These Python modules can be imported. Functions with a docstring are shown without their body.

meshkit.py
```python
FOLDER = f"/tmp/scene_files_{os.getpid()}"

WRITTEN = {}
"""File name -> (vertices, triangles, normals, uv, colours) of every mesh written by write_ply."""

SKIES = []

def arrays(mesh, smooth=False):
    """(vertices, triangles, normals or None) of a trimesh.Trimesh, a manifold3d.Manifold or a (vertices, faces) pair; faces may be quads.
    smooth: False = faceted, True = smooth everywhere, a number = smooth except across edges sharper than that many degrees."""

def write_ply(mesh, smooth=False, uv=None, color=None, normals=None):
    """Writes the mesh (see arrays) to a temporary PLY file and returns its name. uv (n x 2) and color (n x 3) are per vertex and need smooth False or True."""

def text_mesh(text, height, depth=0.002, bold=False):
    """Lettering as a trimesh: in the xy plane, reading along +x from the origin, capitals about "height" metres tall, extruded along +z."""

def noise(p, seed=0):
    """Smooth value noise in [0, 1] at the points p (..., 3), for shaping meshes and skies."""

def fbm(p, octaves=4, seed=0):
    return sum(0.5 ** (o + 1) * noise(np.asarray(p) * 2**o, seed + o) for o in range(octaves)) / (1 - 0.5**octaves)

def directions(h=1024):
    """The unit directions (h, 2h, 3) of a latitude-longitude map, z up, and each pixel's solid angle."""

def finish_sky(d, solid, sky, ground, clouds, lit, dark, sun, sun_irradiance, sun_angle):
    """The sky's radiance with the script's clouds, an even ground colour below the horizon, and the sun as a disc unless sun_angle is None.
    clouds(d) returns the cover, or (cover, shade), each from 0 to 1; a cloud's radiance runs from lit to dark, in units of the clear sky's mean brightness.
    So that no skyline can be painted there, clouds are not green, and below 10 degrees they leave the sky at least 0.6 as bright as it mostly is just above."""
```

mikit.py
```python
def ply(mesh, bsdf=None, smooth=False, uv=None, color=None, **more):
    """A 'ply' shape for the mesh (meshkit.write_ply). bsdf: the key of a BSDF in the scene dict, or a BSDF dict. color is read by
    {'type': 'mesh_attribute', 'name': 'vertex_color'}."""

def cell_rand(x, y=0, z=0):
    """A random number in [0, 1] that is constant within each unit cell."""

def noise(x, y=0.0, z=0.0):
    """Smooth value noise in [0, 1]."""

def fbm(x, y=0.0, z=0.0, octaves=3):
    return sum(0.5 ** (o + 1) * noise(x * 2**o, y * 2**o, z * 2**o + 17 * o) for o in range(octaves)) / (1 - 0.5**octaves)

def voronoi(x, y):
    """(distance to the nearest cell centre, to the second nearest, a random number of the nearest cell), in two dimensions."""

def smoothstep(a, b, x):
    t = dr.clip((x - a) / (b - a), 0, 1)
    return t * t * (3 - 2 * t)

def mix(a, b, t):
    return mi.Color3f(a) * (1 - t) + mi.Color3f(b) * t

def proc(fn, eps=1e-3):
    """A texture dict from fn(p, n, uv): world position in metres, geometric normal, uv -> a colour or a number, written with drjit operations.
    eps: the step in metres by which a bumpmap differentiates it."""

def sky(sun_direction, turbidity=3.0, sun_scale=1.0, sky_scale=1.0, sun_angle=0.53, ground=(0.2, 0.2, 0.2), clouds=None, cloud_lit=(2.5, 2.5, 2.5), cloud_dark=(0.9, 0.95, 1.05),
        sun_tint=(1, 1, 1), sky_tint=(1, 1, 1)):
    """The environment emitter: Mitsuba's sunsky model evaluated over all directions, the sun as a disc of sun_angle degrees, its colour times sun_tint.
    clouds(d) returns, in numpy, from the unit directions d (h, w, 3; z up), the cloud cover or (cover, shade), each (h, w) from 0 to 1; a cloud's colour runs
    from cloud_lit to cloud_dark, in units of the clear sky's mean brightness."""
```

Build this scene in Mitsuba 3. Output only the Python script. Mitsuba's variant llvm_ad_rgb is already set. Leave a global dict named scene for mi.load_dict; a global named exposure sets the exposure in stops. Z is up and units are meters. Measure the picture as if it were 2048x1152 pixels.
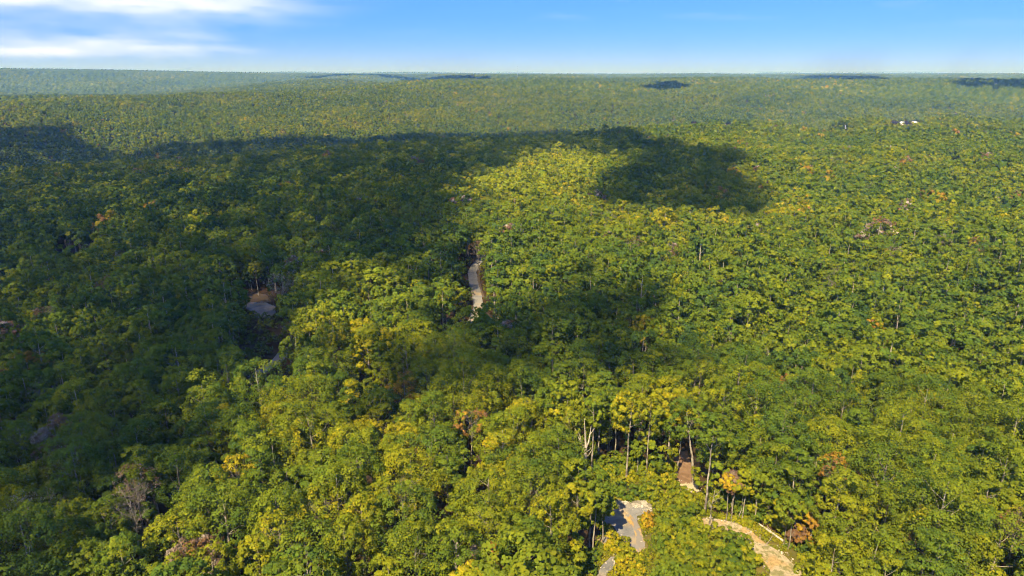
import math, random
import numpy as np, trimesh, shapely, shapely.affinity
from shapely.geometry import Polygon, LineString, Point
import mitsuba as mi, drjit as dr
import mikit, meshkit

T = mi.ScalarTransform4f
rng = np.random.default_rng(7)
random.seed(7)
scene, labels = {}, {}

# ------------------------------------------------------------------ camera, sky, sun, exposure
CAM = np.array([0.0, 0.0, 97.0])
PITCH = math.radians(17.4)
scene['camera'] = {'type': 'perspective', 'fov': 73.75, 'fov_axis': 'x', 'near_clip': 1.0, 'far_clip': 60000.0,
                   'to_world': T().look_at(origin=CAM.tolist(), target=[0, math.cos(PITCH), CAM[2] - math.sin(PITCH)], up=[0, 0, 1])}
SUN = np.array([-0.27, -0.61, 0.735]); SUN /= np.linalg.norm(SUN)


def cirrus(d):
    """Streaky high cloud towards the left, a pale veil low down, a few faint wisps elsewhere."""
    az = np.degrees(np.arctan2(d[..., 0], d[..., 1])); el = np.degrees(np.arcsin(np.clip(d[..., 2], -1, 1)))
    wave = (meshkit.fbm(np.stack([az * 0.11, el * 0.5, az * 0 + 4], -1), 4, 2) - 0.5) * 1.3
    e = el + wave
    streak = meshkit.fbm(np.stack([az * 0.16 + el * 0.25, el * 2.1, az * 0], -1) + 11.3, 6, 9)
    puff = meshkit.fbm(np.stack([az * 0.5, el * 1.9, az * 0], -1) + 5.1, 6, 19)
    side = 1 / (1 + np.exp((az + 19.5 - 1.5 * (el > 3)) / 2.2))
    low = np.exp(-((e - 1.75) / 0.62) ** 2) * 0.75
    high = np.exp(-((e - 4.75) / 0.72) ** 2) * 1.15
    upper = sstep(6, 9, el) * (1 - sstep(20, 40, el)) * 0.8 * np.clip(np.sin(e * 0.9) + 0.3, 0, 1)
    c = side * np.clip((low + high + upper + 0.34) * (0.25 + 2.2 * np.clip(0.6 * streak + 0.4 * puff - 0.27, 0, 1)) - 0.05, 0, 1)
    wisp = np.clip(streak - 0.58, 0, 1) * 0.7 * (1 - side) * sstep(2, 5, el)
    veil = 0.55 * np.exp(-(np.maximum(el, 0) / 1.55) ** 1.3)
    return np.clip(np.maximum(c, veil) + wisp, 0, 0.98), np.full_like(c, 0.04)


def sstep(a, b, x):
    t = np.clip((x - a) / (b - a), 0, 1)
    return t * t * (3 - 2 * t)


scene['sky'] = mikit.sky(SUN.tolist(), turbidity=2.2, sun_tint=(1.0, 0.95, 0.72), sky_scale=0.74, clouds=cirrus, cloud_lit=(3.7, 3.85, 4.1), sky_tint=(0.30, 0.60, 1.12))
exposure = 2.65

HAZE = 5.6e-5

# ------------------------------------------------------------------ materials
PAL = [(0.00, (0.026, 0.052, 0.017)), (0.15, (0.049, 0.084, 0.012)), (0.30, (0.087, 0.114, 0.010)), (0.45, (0.139, 0.147, 0.009)),
       (0.60, (0.225, 0.190, 0.011)), (0.70, (0.205, 0.130, 0.016)), (0.78, (0.150, 0.085, 0.026)), (0.86, (0.092, 0.055, 0.040)),
       (0.93, (0.128, 0.104, 0.076)), (1.00, (0.400, 0.370, 0.330))]


def leaf_colour(p, n, uv):
    """uv.x runs along the colours of the leaves (and bark at its end), uv.y is paleness, with some sunlight and self-shadow painted into it."""
    w = mikit.noise(p.x * 0.07, p.y * 0.07, p.z * 0.05)
    u = mi.Float(uv.x)
    u = u + dr.select(u < 0.68, (w - 0.5) * 0.10, 0)
    c = mi.Color3f(*PAL[0][1])
    for (a, _), (b, col) in zip(PAL[:-1], PAL[1:]):
        c = mikit.mix(c, mi.Color3f(*col), dr.clip((u - a) / (b - a), 0, 1))
    return c * (1.20 + 1.85 * uv.y)


scene['leaf'] = {'type': 'principledthin', 'base_color': mikit.proc(leaf_colour), 'roughness': 0.7, 'diff_trans': 0.65, 'eta': 1.25, 'spec_trans': 0.0}


def bark_colour(p, n, uv):
    g = mikit.fbm(p.x * 2.5, p.y * 2.5, p.z * 0.9, 3)
    return mikit.mix((0.13, 0.11, 0.09), (0.42, 0.39, 0.34), mikit.smoothstep(0.25, 0.7, g))


def dead_colour(p, n, uv):
    g = mikit.fbm(p.x * 2.0, p.y * 2.0, p.z * 0.7, 3)
    return mikit.mix((0.34, 0.31, 0.27), (0.62, 0.58, 0.52), mikit.smoothstep(0.25, 0.7, g))


def ground_colour(p, n, uv):
    g = mikit.fbm(p.x * 0.25, p.y * 0.25, 0.0, 3)
    return mikit.mix((0.030, 0.028, 0.016), (0.10, 0.062, 0.036), g)


for k, fn in (('bark', bark_colour), ('dead_wood', dead_colour), ('leaf_litter', ground_colour)):
    scene[k] = {'type': 'twosided', 'bsdf': {'type': 'diffuse', 'reflectance': mikit.proc(fn)}}


scene['cloud_white'] = {'type': 'twosided', 'bsdf': {'type': 'diffuse', 'reflectance': {'type': 'rgb', 'value': [0.82, 0.82, 0.82]}}}


# ------------------------------------------------------------------ terrain
def height(x, y):
    x, y = np.asarray(x, float), np.asarray(y, float)
    r, az = np.hypot(x, y), np.degrees(np.arctan2(x, np.maximum(y, 1e-6)))
    near = np.where(x > 0, 0.010 * x, 0.050 * x) * sstep(0, 300, np.abs(x))
    p = np.stack([x, y, x * 0], -1)
    near = near + (meshkit.fbm(p / 160.0 + 5, 3, 1) - 0.5) * 16 * sstep(150, 420, r)
    edge = 985 + 10 * np.clip(az, -5, 40) + (meshkit.noise(p / 420.0, 3) - 0.5) * 160
    hill = np.interp(az, [-45, -36, -20, 0, 20, 40], [2, 8, 26, 46, 52, 55])
    far = -58 + (hill + 58) * sstep(edge + 350, np.interp(az, [-40, 0, 40], [2050, 2700, 2900]), r) + (meshkit.fbm(p / 380.0 + 9, 3, 5) - 0.5) * 44 * sstep(1100, 1500, r)
    z = near + (far - near) * sstep(edge, edge + 330, r)
    v = np.abs(meshkit.fbm(p / 2600.0 + 2, 3, 8) - 0.5) * 2
    top = (np.interp(az, [-40, -30, -26, -22, -18, -10, 0, 15, 40], [112, 108, 92, 84, 88, 80, 74, 76, 77]) + 24 * sstep(-16, -26, az) * sstep(6000, 8000, r)) + (meshkit.fbm(p / 1300.0, 3, 12) - 0.5) * 34 - 70 * sstep(8600, 10500, r) + (meshkit.fbm(p / 2400.0, 2, 14) - 0.5) * 120 * sstep(10500, 12500, r) + 62 * sstep(10500, 13500, r)
    plateau = top - 75 * (1 - sstep(0.04, 0.30, v)) * (1 - sstep(5200, 7500, r)) - 90 * sstep(-6, -28, az) * (1 - sstep(3800, 6500, r))
    return z + (plateau - z) * sstep(2500, 4300, r)


def ground_at(px, py, lift=0.0):
    """The point of the terrain (plus lift) that the drone sees along a pixel of its 2048 x 1152 frame: used to survey where things stand."""
    f = 1024 / math.tan(math.radians(73.75 / 2))
    d = np.array([px - 1024, math.cos(PITCH) * f + math.sin(PITCH) * (576 - py), -math.sin(PITCH) * f + math.cos(PITCH) * (576 - py)])
    d /= np.linalg.norm(d)
    t = np.concatenate([np.arange(60, 1500, 1.0), np.arange(1500, 12000, 5.0)])
    p = CAM + d * t[:, None]
    under = np.nonzero(p[:, 2] < height(p[:, 0], p[:, 1]) + lift)[0]
    return p[under[0]] if len(under) else None


def polar_grid(radii, az):
    rr, aa = np.meshgrid(radii, az, indexing='ij')
    x, y = rr * np.sin(aa), rr * np.cos(aa)
    n, m = rr.shape
    i, j = np.meshgrid(np.arange(n - 1), np.arange(m - 1), indexing='ij')
    a = i * m + j
    return x, y, np.stack([a, a + 1, a + m + 1, a + m], -1).reshape(-1, 4)[:, [0, 3, 2, 1]]


AZ = np.radians(np.linspace(-62, 62, 300))
x, y, q = polar_grid(np.concatenate([[0.5], np.linspace(20, 400, 100), np.geomspace(408, 26000, 260)]), AZ)
z = height(x, y)
scene['ground'] = mikit.ply((np.stack([x, y, z], -1).reshape(-1, 3), q), 'leaf_litter', smooth=True)
labels['ground'] = {'kind': 'structure', 'label': 'rolling forest floor of brown leaf litter under the trees'}

def unit(v):
    return v / np.maximum(np.linalg.norm(v, axis=-1, keepdims=True), 1e-9)


# ------------------------------------------------------------------ clearings and roads
def survey(*px):
    return [ground_at(a, b)[:2] for a, b in px]


OPEN = Polygon(survey((1150, 985), (1175, 962), (1330, 948), (1345, 905), (1376, 905), (1392, 968), (1425, 1026), (1500, 1043), (1572, 1082), (1612, 1118), (1640, 1160), (1640, 1330), (1100, 1330), (1140, 1180), (1205, 1060), (1200, 1000))).buffer(0)


def sunward(poly, reach):
    """poly together with the ground that tall trees would shade it from."""
    d = SUN[:2] / np.hypot(*SUN[:2]) * reach
    return shapely.union_all([shapely.affinity.translate(poly, *(d * k / 4)) for k in range(5)])


OPEN = OPEN.union(Polygon(survey((1124, 962), (1196, 960), (1204, 1050), (1126, 1066)))).union(sunward(Polygon(survey((1215, 1040), (1285, 1040), (1285, 1100), (1220, 1130))), 22)).buffer(2).buffer(-2)
ROAD_GAP = Polygon(survey((922, 528), (972, 515), (984, 600), (992, 690), (968, 712), (936, 705), (880, 742), (862, 712), (912, 650), (920, 582))).buffer(0)
COVE_GAP = Polygon(survey((455, 585), (530, 588), (566, 606), (574, 640), (578, 700), (600, 745), (598, 880), (500, 880), (486, 745), (474, 690), (466, 630), (452, 602))).buffer(0)
ROAD_GAP = ROAD_GAP.union(sunward(Polygon(survey((936, 535), (960, 530), (968, 600), (945, 600))), 15))
HOLE = Polygon(survey((690, 812), (745, 795), (770, 800), (762, 860), (705, 865))).buffer(0)
POLE_GAP = Polygon(survey((1556, 264), (1696, 264), (1730, 282), (1570, 284))).buffer(0)
WHITE_GAP = Polygon(survey((1764, 250), (1846, 250), (1844, 270), (1766, 270))).buffer(0)
SHED_GAP = Polygon(survey((118, 515), (185, 515), (195, 560), (115, 560))).buffer(0)
HOUSE_GAP = Polygon(survey((1880, 336), (1915, 336), (1915, 362), (1880, 362))).buffer(0)
SMALL = [Polygon(survey((1382, 253), (1395, 253), (1398, 274), (1378, 274))), Polygon(survey((1450, 253), (1464, 253), (1468, 274), (1444, 274)))]
CLEAR = SMALL + [OPEN, ROAD_GAP, COVE_GAP, HOLE, POLE_GAP, WHITE_GAP, SHED_GAP, HOUSE_GAP]


def slab(poly, lift, depth=0.3, step=1.6):
    """A sheet over the terrain with the outline poly, standing lift above it, with edges that go into the ground."""
    poly = poly.buffer(0)
    x0, y0, x1, y1 = poly.bounds
    gx, gy = np.meshgrid(np.arange(x0, x1, step), np.arange(y0, y1, step))
    inner = shapely.contains_xy(poly.buffer(-step * 0.5), gx.ravel(), gy.ravel())
    ring = np.array(poly.exterior.segmentize(step).coords)[:-1]
    pts = np.vstack([ring, np.column_stack([gx.ravel()[inner], gy.ravel()[inner]])])
    from scipy.spatial import Delaunay
    tri = Delaunay(pts).simplices
    cen = pts[tri].mean(1)
    tri = tri[shapely.contains_xy(poly, cen[:, 0], cen[:, 1])]
    a, b, c = pts[tri[:, 0]], pts[tri[:, 1]], pts[tri[:, 2]]
    flip = ((b - a)[:, 0] * (c - a)[:, 1] - (b - a)[:, 1] * (c - a)[:, 0]) < 0
    tri[flip] = tri[flip][:, ::-1]
    z = height(pts[:, 0], pts[:, 1]) + lift
    n, m = len(pts), len(ring)
    low = np.column_stack([ring, z[:m] - depth])
    i = np.arange(m); j = (i + 1) % m
    side = np.vstack([np.column_stack([i, n + i, j]), np.column_stack([j, n + i, n + j])])
    return np.vstack([np.column_stack([pts, z]), low]), np.vstack([tri, side])


def ribbon(px, width):
    return LineString(survey(*px)).buffer(width / 2, cap_style='flat', quad_segs=4)


def wavy(poly, amp, seed):
    p = np.array(poly.exterior.segmentize(1.5).coords)[:-1]
    n = meshkit.fbm(np.column_stack([p / 3.0, p[:, 0] * 0 + seed]), 3, seed) - 0.5
    c = p.mean(0)
    return Polygon(p + unit(p - c) * (n * 2 * amp)[:, None]).buffer(0)


def gravel(p, n, uv):
    a = mikit.fbm(p.x * 0.35, p.y * 0.35, 0.0, 3); b = mikit.noise(p.x * 3.1, p.y * 3.1, 1.0)
    c = mikit.mix((0.165, 0.172, 0.182), (0.29, 0.288, 0.28), mikit.smoothstep(0.3, 0.7, a) * 0.6 + 0.4 * b)
    return mikit.mix(c, (0.40, 0.31, 0.18), mikit.smoothstep(0.56, 0.72, mikit.fbm(p.x * 0.16 + 9, p.y * 0.16, 0.0, 3)) * 0.7)


def sand(p, n, uv):
    a = mikit.fbm(p.x * 0.4, p.y * 0.4, 0.0, 3); b = mikit.noise(p.x * 2.3, p.y * 2.3, 4.0)
    c = mikit.mix((0.46, 0.30, 0.11), (0.44, 0.35, 0.22), mikit.smoothstep(0.3, 0.7, a)) * (0.75 + 0.4 * b)
    return mikit.mix(c, (0.24, 0.24, 0.24), mikit.smoothstep(0.48, 0.60, mikit.fbm(p.x * 0.9, p.y * 0.5, 7.0, 3)) * 0.85)


def soil(p, n, uv):
    a = mikit.fbm(p.x * 0.22, p.y * 0.22, 3.0, 3); b = mikit.fbm(p.x * 1.3, p.y * 1.3, 4.0, 3)
    c = mikit.mix((0.42, 0.36, 0.25), (0.42, 0.30, 0.15), mikit.smoothstep(0.42, 0.62, a)) * (0.8 + 0.4 * mikit.noise(p.x * 2.7, p.y * 2.7, 2.0))
    return mikit.mix(c, (0.16, 0.17, 0.05), mikit.smoothstep(0.50, 0.72, b) * 0.7)


def rubble(p, n, uv):
    a, b, w = mikit.voronoi(p.x * 1.1, p.y * 1.1)
    return mikit.mix((0.22, 0.20, 0.16), (0.62, 0.58, 0.50), w) * (0.6 + 0.4 * mikit.smoothstep(0.02, 0.2, b - a))


def straw(p, n, uv):
    return mikit.mix((0.40, 0.33, 0.20), (0.58, 0.52, 0.40), mikit.fbm(p.x * 1.2, p.y * 1.2, 0.0, 3))


def red_soil(p, n, uv):
    return mikit.mix((0.09, 0.072, 0.048), (0.17, 0.128, 0.088), mikit.fbm(p.x * 0.4, p.y * 0.4, 0.0, 3))


def litter(p, n, uv):
    return mikit.mix((0.15, 0.092, 0.058), (0.30, 0.20, 0.13), mikit.fbm(p.x * 0.9, p.y * 0.9, 0.0, 3))


def grass_floor(p, n, uv):
    return mikit.mix((0.07, 0.085, 0.012), (0.20, 0.16, 0.05), mikit.fbm(p.x * 0.5, p.y * 0.5, 0.0, 3))


for fn in (gravel, sand, soil, rubble, straw, red_soil, litter, grass_floor):
    scene['mat_' + fn.__name__] = {'type': 'twosided', 'bsdf': {'type': 'diffuse', 'reflectance': mikit.proc(fn)}}

PATCH = [
    ('clearing', OPEN, 'grass_floor', 0.06, 'grassy clearing floor around the gravel turnaround'),
    ('leafy_slope', Polygon(survey((1346, 905), (1375, 903), (1392, 968), (1372, 978), (1352, 962))), 'litter', 0.12, 'red brown slope of fallen leaves above the clearing'),
    ('gravel_turnaround', Polygon(survey((1221, 1020), (1232, 1010), (1260, 1007), (1298, 1010), (1303, 1020), (1290, 1030), (1274, 1034), (1276, 1050), (1283, 1070), (1286, 1092), (1274, 1116), (1262, 1108), (1245, 1084), (1232, 1066), (1222, 1052), (1206, 1050), (1210, 1036))), 'gravel', 0.18, 'pale grey gravel turnaround in the clearing'),
    ('gravel_track', Polygon(survey((1196, 1152), (1206, 1134), (1222, 1120), (1236, 1122), (1232, 1136), (1214, 1150), (1204, 1190), (1180, 1190))), 'gravel', 0.18, 'short grey gravel track at the bottom of the clearing'),
    ('sand_curve', ribbon([(1232, 1026), (1252, 1033), (1266, 1045), (1276, 1062), (1282, 1082), (1279, 1100), (1271, 1118)], 1.9), 'sand', 0.24, 'orange sand along the outer edge of the turnaround'),
    ('sand_patch', Polygon(survey((1194, 1085), (1208, 1073), (1226, 1070), (1224, 1084), (1206, 1094))), 'sand', 0.17, 'orange sand patch left of the turnaround'),
    ('stone_rim', Polygon(survey((1226, 1010), (1240, 1004), (1296, 1004), (1304, 1014), (1296, 1021), (1262, 1014))), 'rubble', 0.26, 'whitish stones along the far rim of the turnaround'),
    ('bare_soil', Polygon(survey((1392, 1042), (1420, 1040), (1465, 1050), (1495, 1060), (1528, 1090), (1550, 1103), (1572, 1116), (1600, 1148), (1606, 1200), (1538, 1200), (1540, 1144), (1518, 1114), (1488, 1094), (1472, 1076), (1438, 1063), (1398, 1059))), 'soil', 0.2, 'tan and orange bare soil bank right of the clearing'),
    ('dry_grass_floor', Polygon(survey((1352, 970), (1394, 968), (1398, 990), (1376, 996), (1358, 988))), 'straw', 0.2, 'pale straw patch at the foot of the leafy slope'),
    ('gravel_road', ribbon([(880, 735), (905, 700), (930, 665), (949, 640), (957, 615), (954, 592), (947, 566), (944, 545), (951, 531), (964, 518), (976, 508)], 4.3), 'gravel', 0.18, 'pale gravel road winding through the gap in the forest'),
    ('road_shoulder', ribbon([(966, 596), (961, 580), (957, 560), (957, 545), (964, 530)], 1.3), 'red_soil', 0.14, 'brown soil shoulder on the right of the gravel road'),
    ('cove_soil', Polygon(survey((466, 592), (500, 586), (532, 590), (544, 604), (520, 609), (484, 608))), 'red_soil', 0.08, 'red brown soil around the grey turning circle'),
    ('turning_circle', Polygon(survey((484, 614), (504, 606), (532, 607), (550, 613), (552, 625), (540, 637), (518, 638), (506, 626))), 'gravel', 0.2, 'grey turning circle in the shaded gap on the left'),
    ('shaded_road', ribbon([(505, 756), (522, 744), (540, 734), (555, 722), (566, 708)], 4.2), 'gravel', 0.18, 'grey road bend glimpsed in the shaded gap on the left'),
    ('hidden_road', ribbon([(695, 816), (720, 812), (742, 803), (770, 797)], 4.5), 'gravel', 0.18, 'bit of grey road glimpsed between the trees left of the middle'),
]
scene_poly = {k: q.buffer(0) for k, q, *_ in PATCH}
for key, poly, m, lift, text in PATCH:
    poly = wavy(poly, 0.9 if key in ('sand_curve', 'sand_patch', 'bare_soil', 'stone_rim') else 0.5 if key not in ('clearing', 'cove_soil') else 0.1, 3) if poly.geom_type == 'Polygon' else poly
    scene[key] = mikit.ply(slab(poly, lift, 0.5, 1.6), 'mat_' + m, smooth=30)
    labels[key] = {'kind': 'structure', 'label': text}

# ------------------------------------------------------------------ air
scene['air'] = {'type': 'homogeneous', 'albedo': {'type': 'rgb', 'value': [0.62, 0.88, 1.0]}, 'sigma_t': {'type': 'rgb', 'value': [HAZE * 0.6, HAZE * 0.95, HAZE * 1.8]}}
scene['haze'] = {'type': 'cube', 'to_world': T().translate([0, 0, 20]).scale([27500, 27500, 190]), 'bsdf': {'type': 'null'}, 'interior': {'type': 'ref', 'id': 'air'}}
scene['camera']['medium'] = {'type': 'ref', 'id': 'air'}
labels['haze'] = {'kind': 'stuff', 'label': 'thin blue haze of the air over the hills', 'category': 'haze'}

# ------------------------------------------------------------------ the cumulus clouds overhead, whose shade lies on the forest
ALT = 1250.0
CLOUD_SHADE = [
    # where each cloud's shade lies, surveyed around its rim; the softness of its rim and the size of its puffs in metres
    ([(-300, 700), (-300, 1330), (-160, 1320), (0, 1190), (110, 1085), (230, 975), (350, 875), (450, 775), (520, 700), (560, 645), (640, 585), (720, 550), (820, 545), (845, 552), (882, 510), (905, 450), (912, 400),
      (925, 365), (960, 345), (1010, 318), (1120, 300), (1200, 318), (1240, 312), (1330, 303), (1300, 276), (1130, 262), (1000, 268), (700, 279), (640, 276), (420, 284), (320, 290), (240, 318), (180, 292), (130, 262), (165, 248), (80, 252), (0, 262), (-200, 262)], 26, 11),
    ([(1192, 352), (1250, 338), (1285, 310), (1300, 284), (1345, 288), (1400, 303), (1455, 300), (1480, 330), (1507, 390), (1514, 420), (1470, 432), (1380, 428), (1300, 424), (1222, 410), (1190, 382)], 20, 11),
    ([(890, 690), (950, 652), (1040, 622), (1130, 588), (1235, 580), (1295, 612), (1305, 668), (1255, 706), (1130, 724), (1000, 738), (900, 752), (810, 775), (790, 740)], 32, 10),
    ([(1290, 170), (1330, 163), (1372, 168), (1376, 176), (1340, 180), (1300, 177)], 30, 30),
    ([(1595, 155), (1660, 152), (1755, 153), (1755, 158), (1690, 160), (1610, 158)], 60, 60),
    ([(1870, 156), (1900, 158), (1960, 164), (2000, 168), (2000, 162), (2100, 160), (2100, 172), (1985, 174), (1940, 168), (1890, 158)], 40, 40),
    ([(620, 153), (800, 154), (960, 155), (960, 158), (800, 157), (620, 155)], 60, 80)]
THIN = {0: 0.635, 1: 0.65, 2: 0.66}    # radius of the puffs in steps of their spacing: how thin the cloud is
for ci, (rim, soft, puff) in enumerate(CLOUD_SHADE):
    w = np.array([q for q in (ground_at(a, b, 15) for a, b in rim) if q is not None])
    if len(w) < 3:
        continue
    w = w[:, :2] + SUN[:2] / SUN[2] * (ALT - w[:, 2:])
    area = Polygon(w).buffer(0)
    g = np.random.default_rng(400 + ci)
    x0, y0, x1, y1 = area.buffer(soft).bounds
    step = puff
    gx, gy = np.meshgrid(np.arange(x0, x1, step), np.arange(y0, y1, step))
    gx = (gx + g.uniform(-.3, .3, gx.shape) * step).ravel(); gy = (gy + g.uniform(-.3, .3, gy.shape) * step).ravel()
    pts = shapely.points(gx, gy)
    sd = np.where(shapely.contains_xy(area, gx, gy), 1, -1) * shapely.distance(area.boundary, pts)
    sd = sd + (meshkit.fbm(np.stack([gx / 90, gy / 90, gx * 0], -1), 3, ci) - 0.5) * soft * 1.2
    keep = g.random(len(gx)) < sstep(-soft, soft, sd)
    gx, gy, sd = gx[keep], gy[keep], np.maximum(sd[keep], 0)
    far_cloud = len(gx) > 4000
    ball = trimesh.creation.icosphere(1)
    rad = puff * THIN.get(ci, 0.8) * g.uniform(0.85, 1.15, len(gx))
    zz = ALT + rad * 0.4 + g.random(len(gx)) ** 2 * np.minimum(sd * 0.35, 90)
    bump = 1 + 0.28 * (meshkit.noise(ball.vertices * 2.2 + 7 + ci, 3) - 0.5)
    v = (np.stack([gx, gy, zz], -1)[:, None] + (ball.vertices * bump[:, None])[None] * rad[:, None, None] * [1, 1, 0.8]).reshape(-1, 3)
    f = (ball.faces[None] + (np.arange(len(gx)) * len(ball.vertices))[:, None, None]).reshape(-1, 3)
    nn = np.tile(unit(ball.vertices), (len(gx), 1))
    key = 'cloud' + (f'_{ci:03d}' if ci else '')
    scene[key] = {'type': 'ply', 'filename': meshkit.write_ply((v, f), False, None, None, normals=nn), 'face_normals': False, 'bsdf': {'type': 'ref', 'id': 'cloud_white'}}
    labels[key] = {'kind': 'structure', 'label': 'white cumulus cloud drifting high above the forest'}

# ------------------------------------------------------------------ trees
def fibo(n, g):
    i = np.arange(n) + 0.5
    z = 1 - 2 * i / n
    a = i * 2.399963 + g.random() * 6.28
    s = np.sqrt(1 - z * z)
    return np.stack([s * np.cos(a), s * np.sin(a), z], -1)


def cards(c, nrm, size, g, aspect=0.95):
    """Leaf sprays: kite shaped quads at c, facing nrm. Returns (vertices, quads)."""
    n = len(c)
    t = unit(np.cross(nrm, g.normal(size=(n, 3))))
    b = np.cross(nrm, t)
    s = size * (0.6 + 0.8 * g.random((n, 1)))
    w = s * aspect * (0.6 + 0.7 * g.random((n, 1)))
    k = 0.25 * (g.random((n, 1)) - 0.3)
    v = np.stack([c - t * s * .45, c + b * w * .5 + t * s * k - nrm * s * .12, c + t * s * .47, c - b * w * .5 + t * s * k - nrm * s * .12], 1)
    return v.reshape(-1, 3), (np.arange(n)[:, None] * 4 + np.arange(4))


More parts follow.
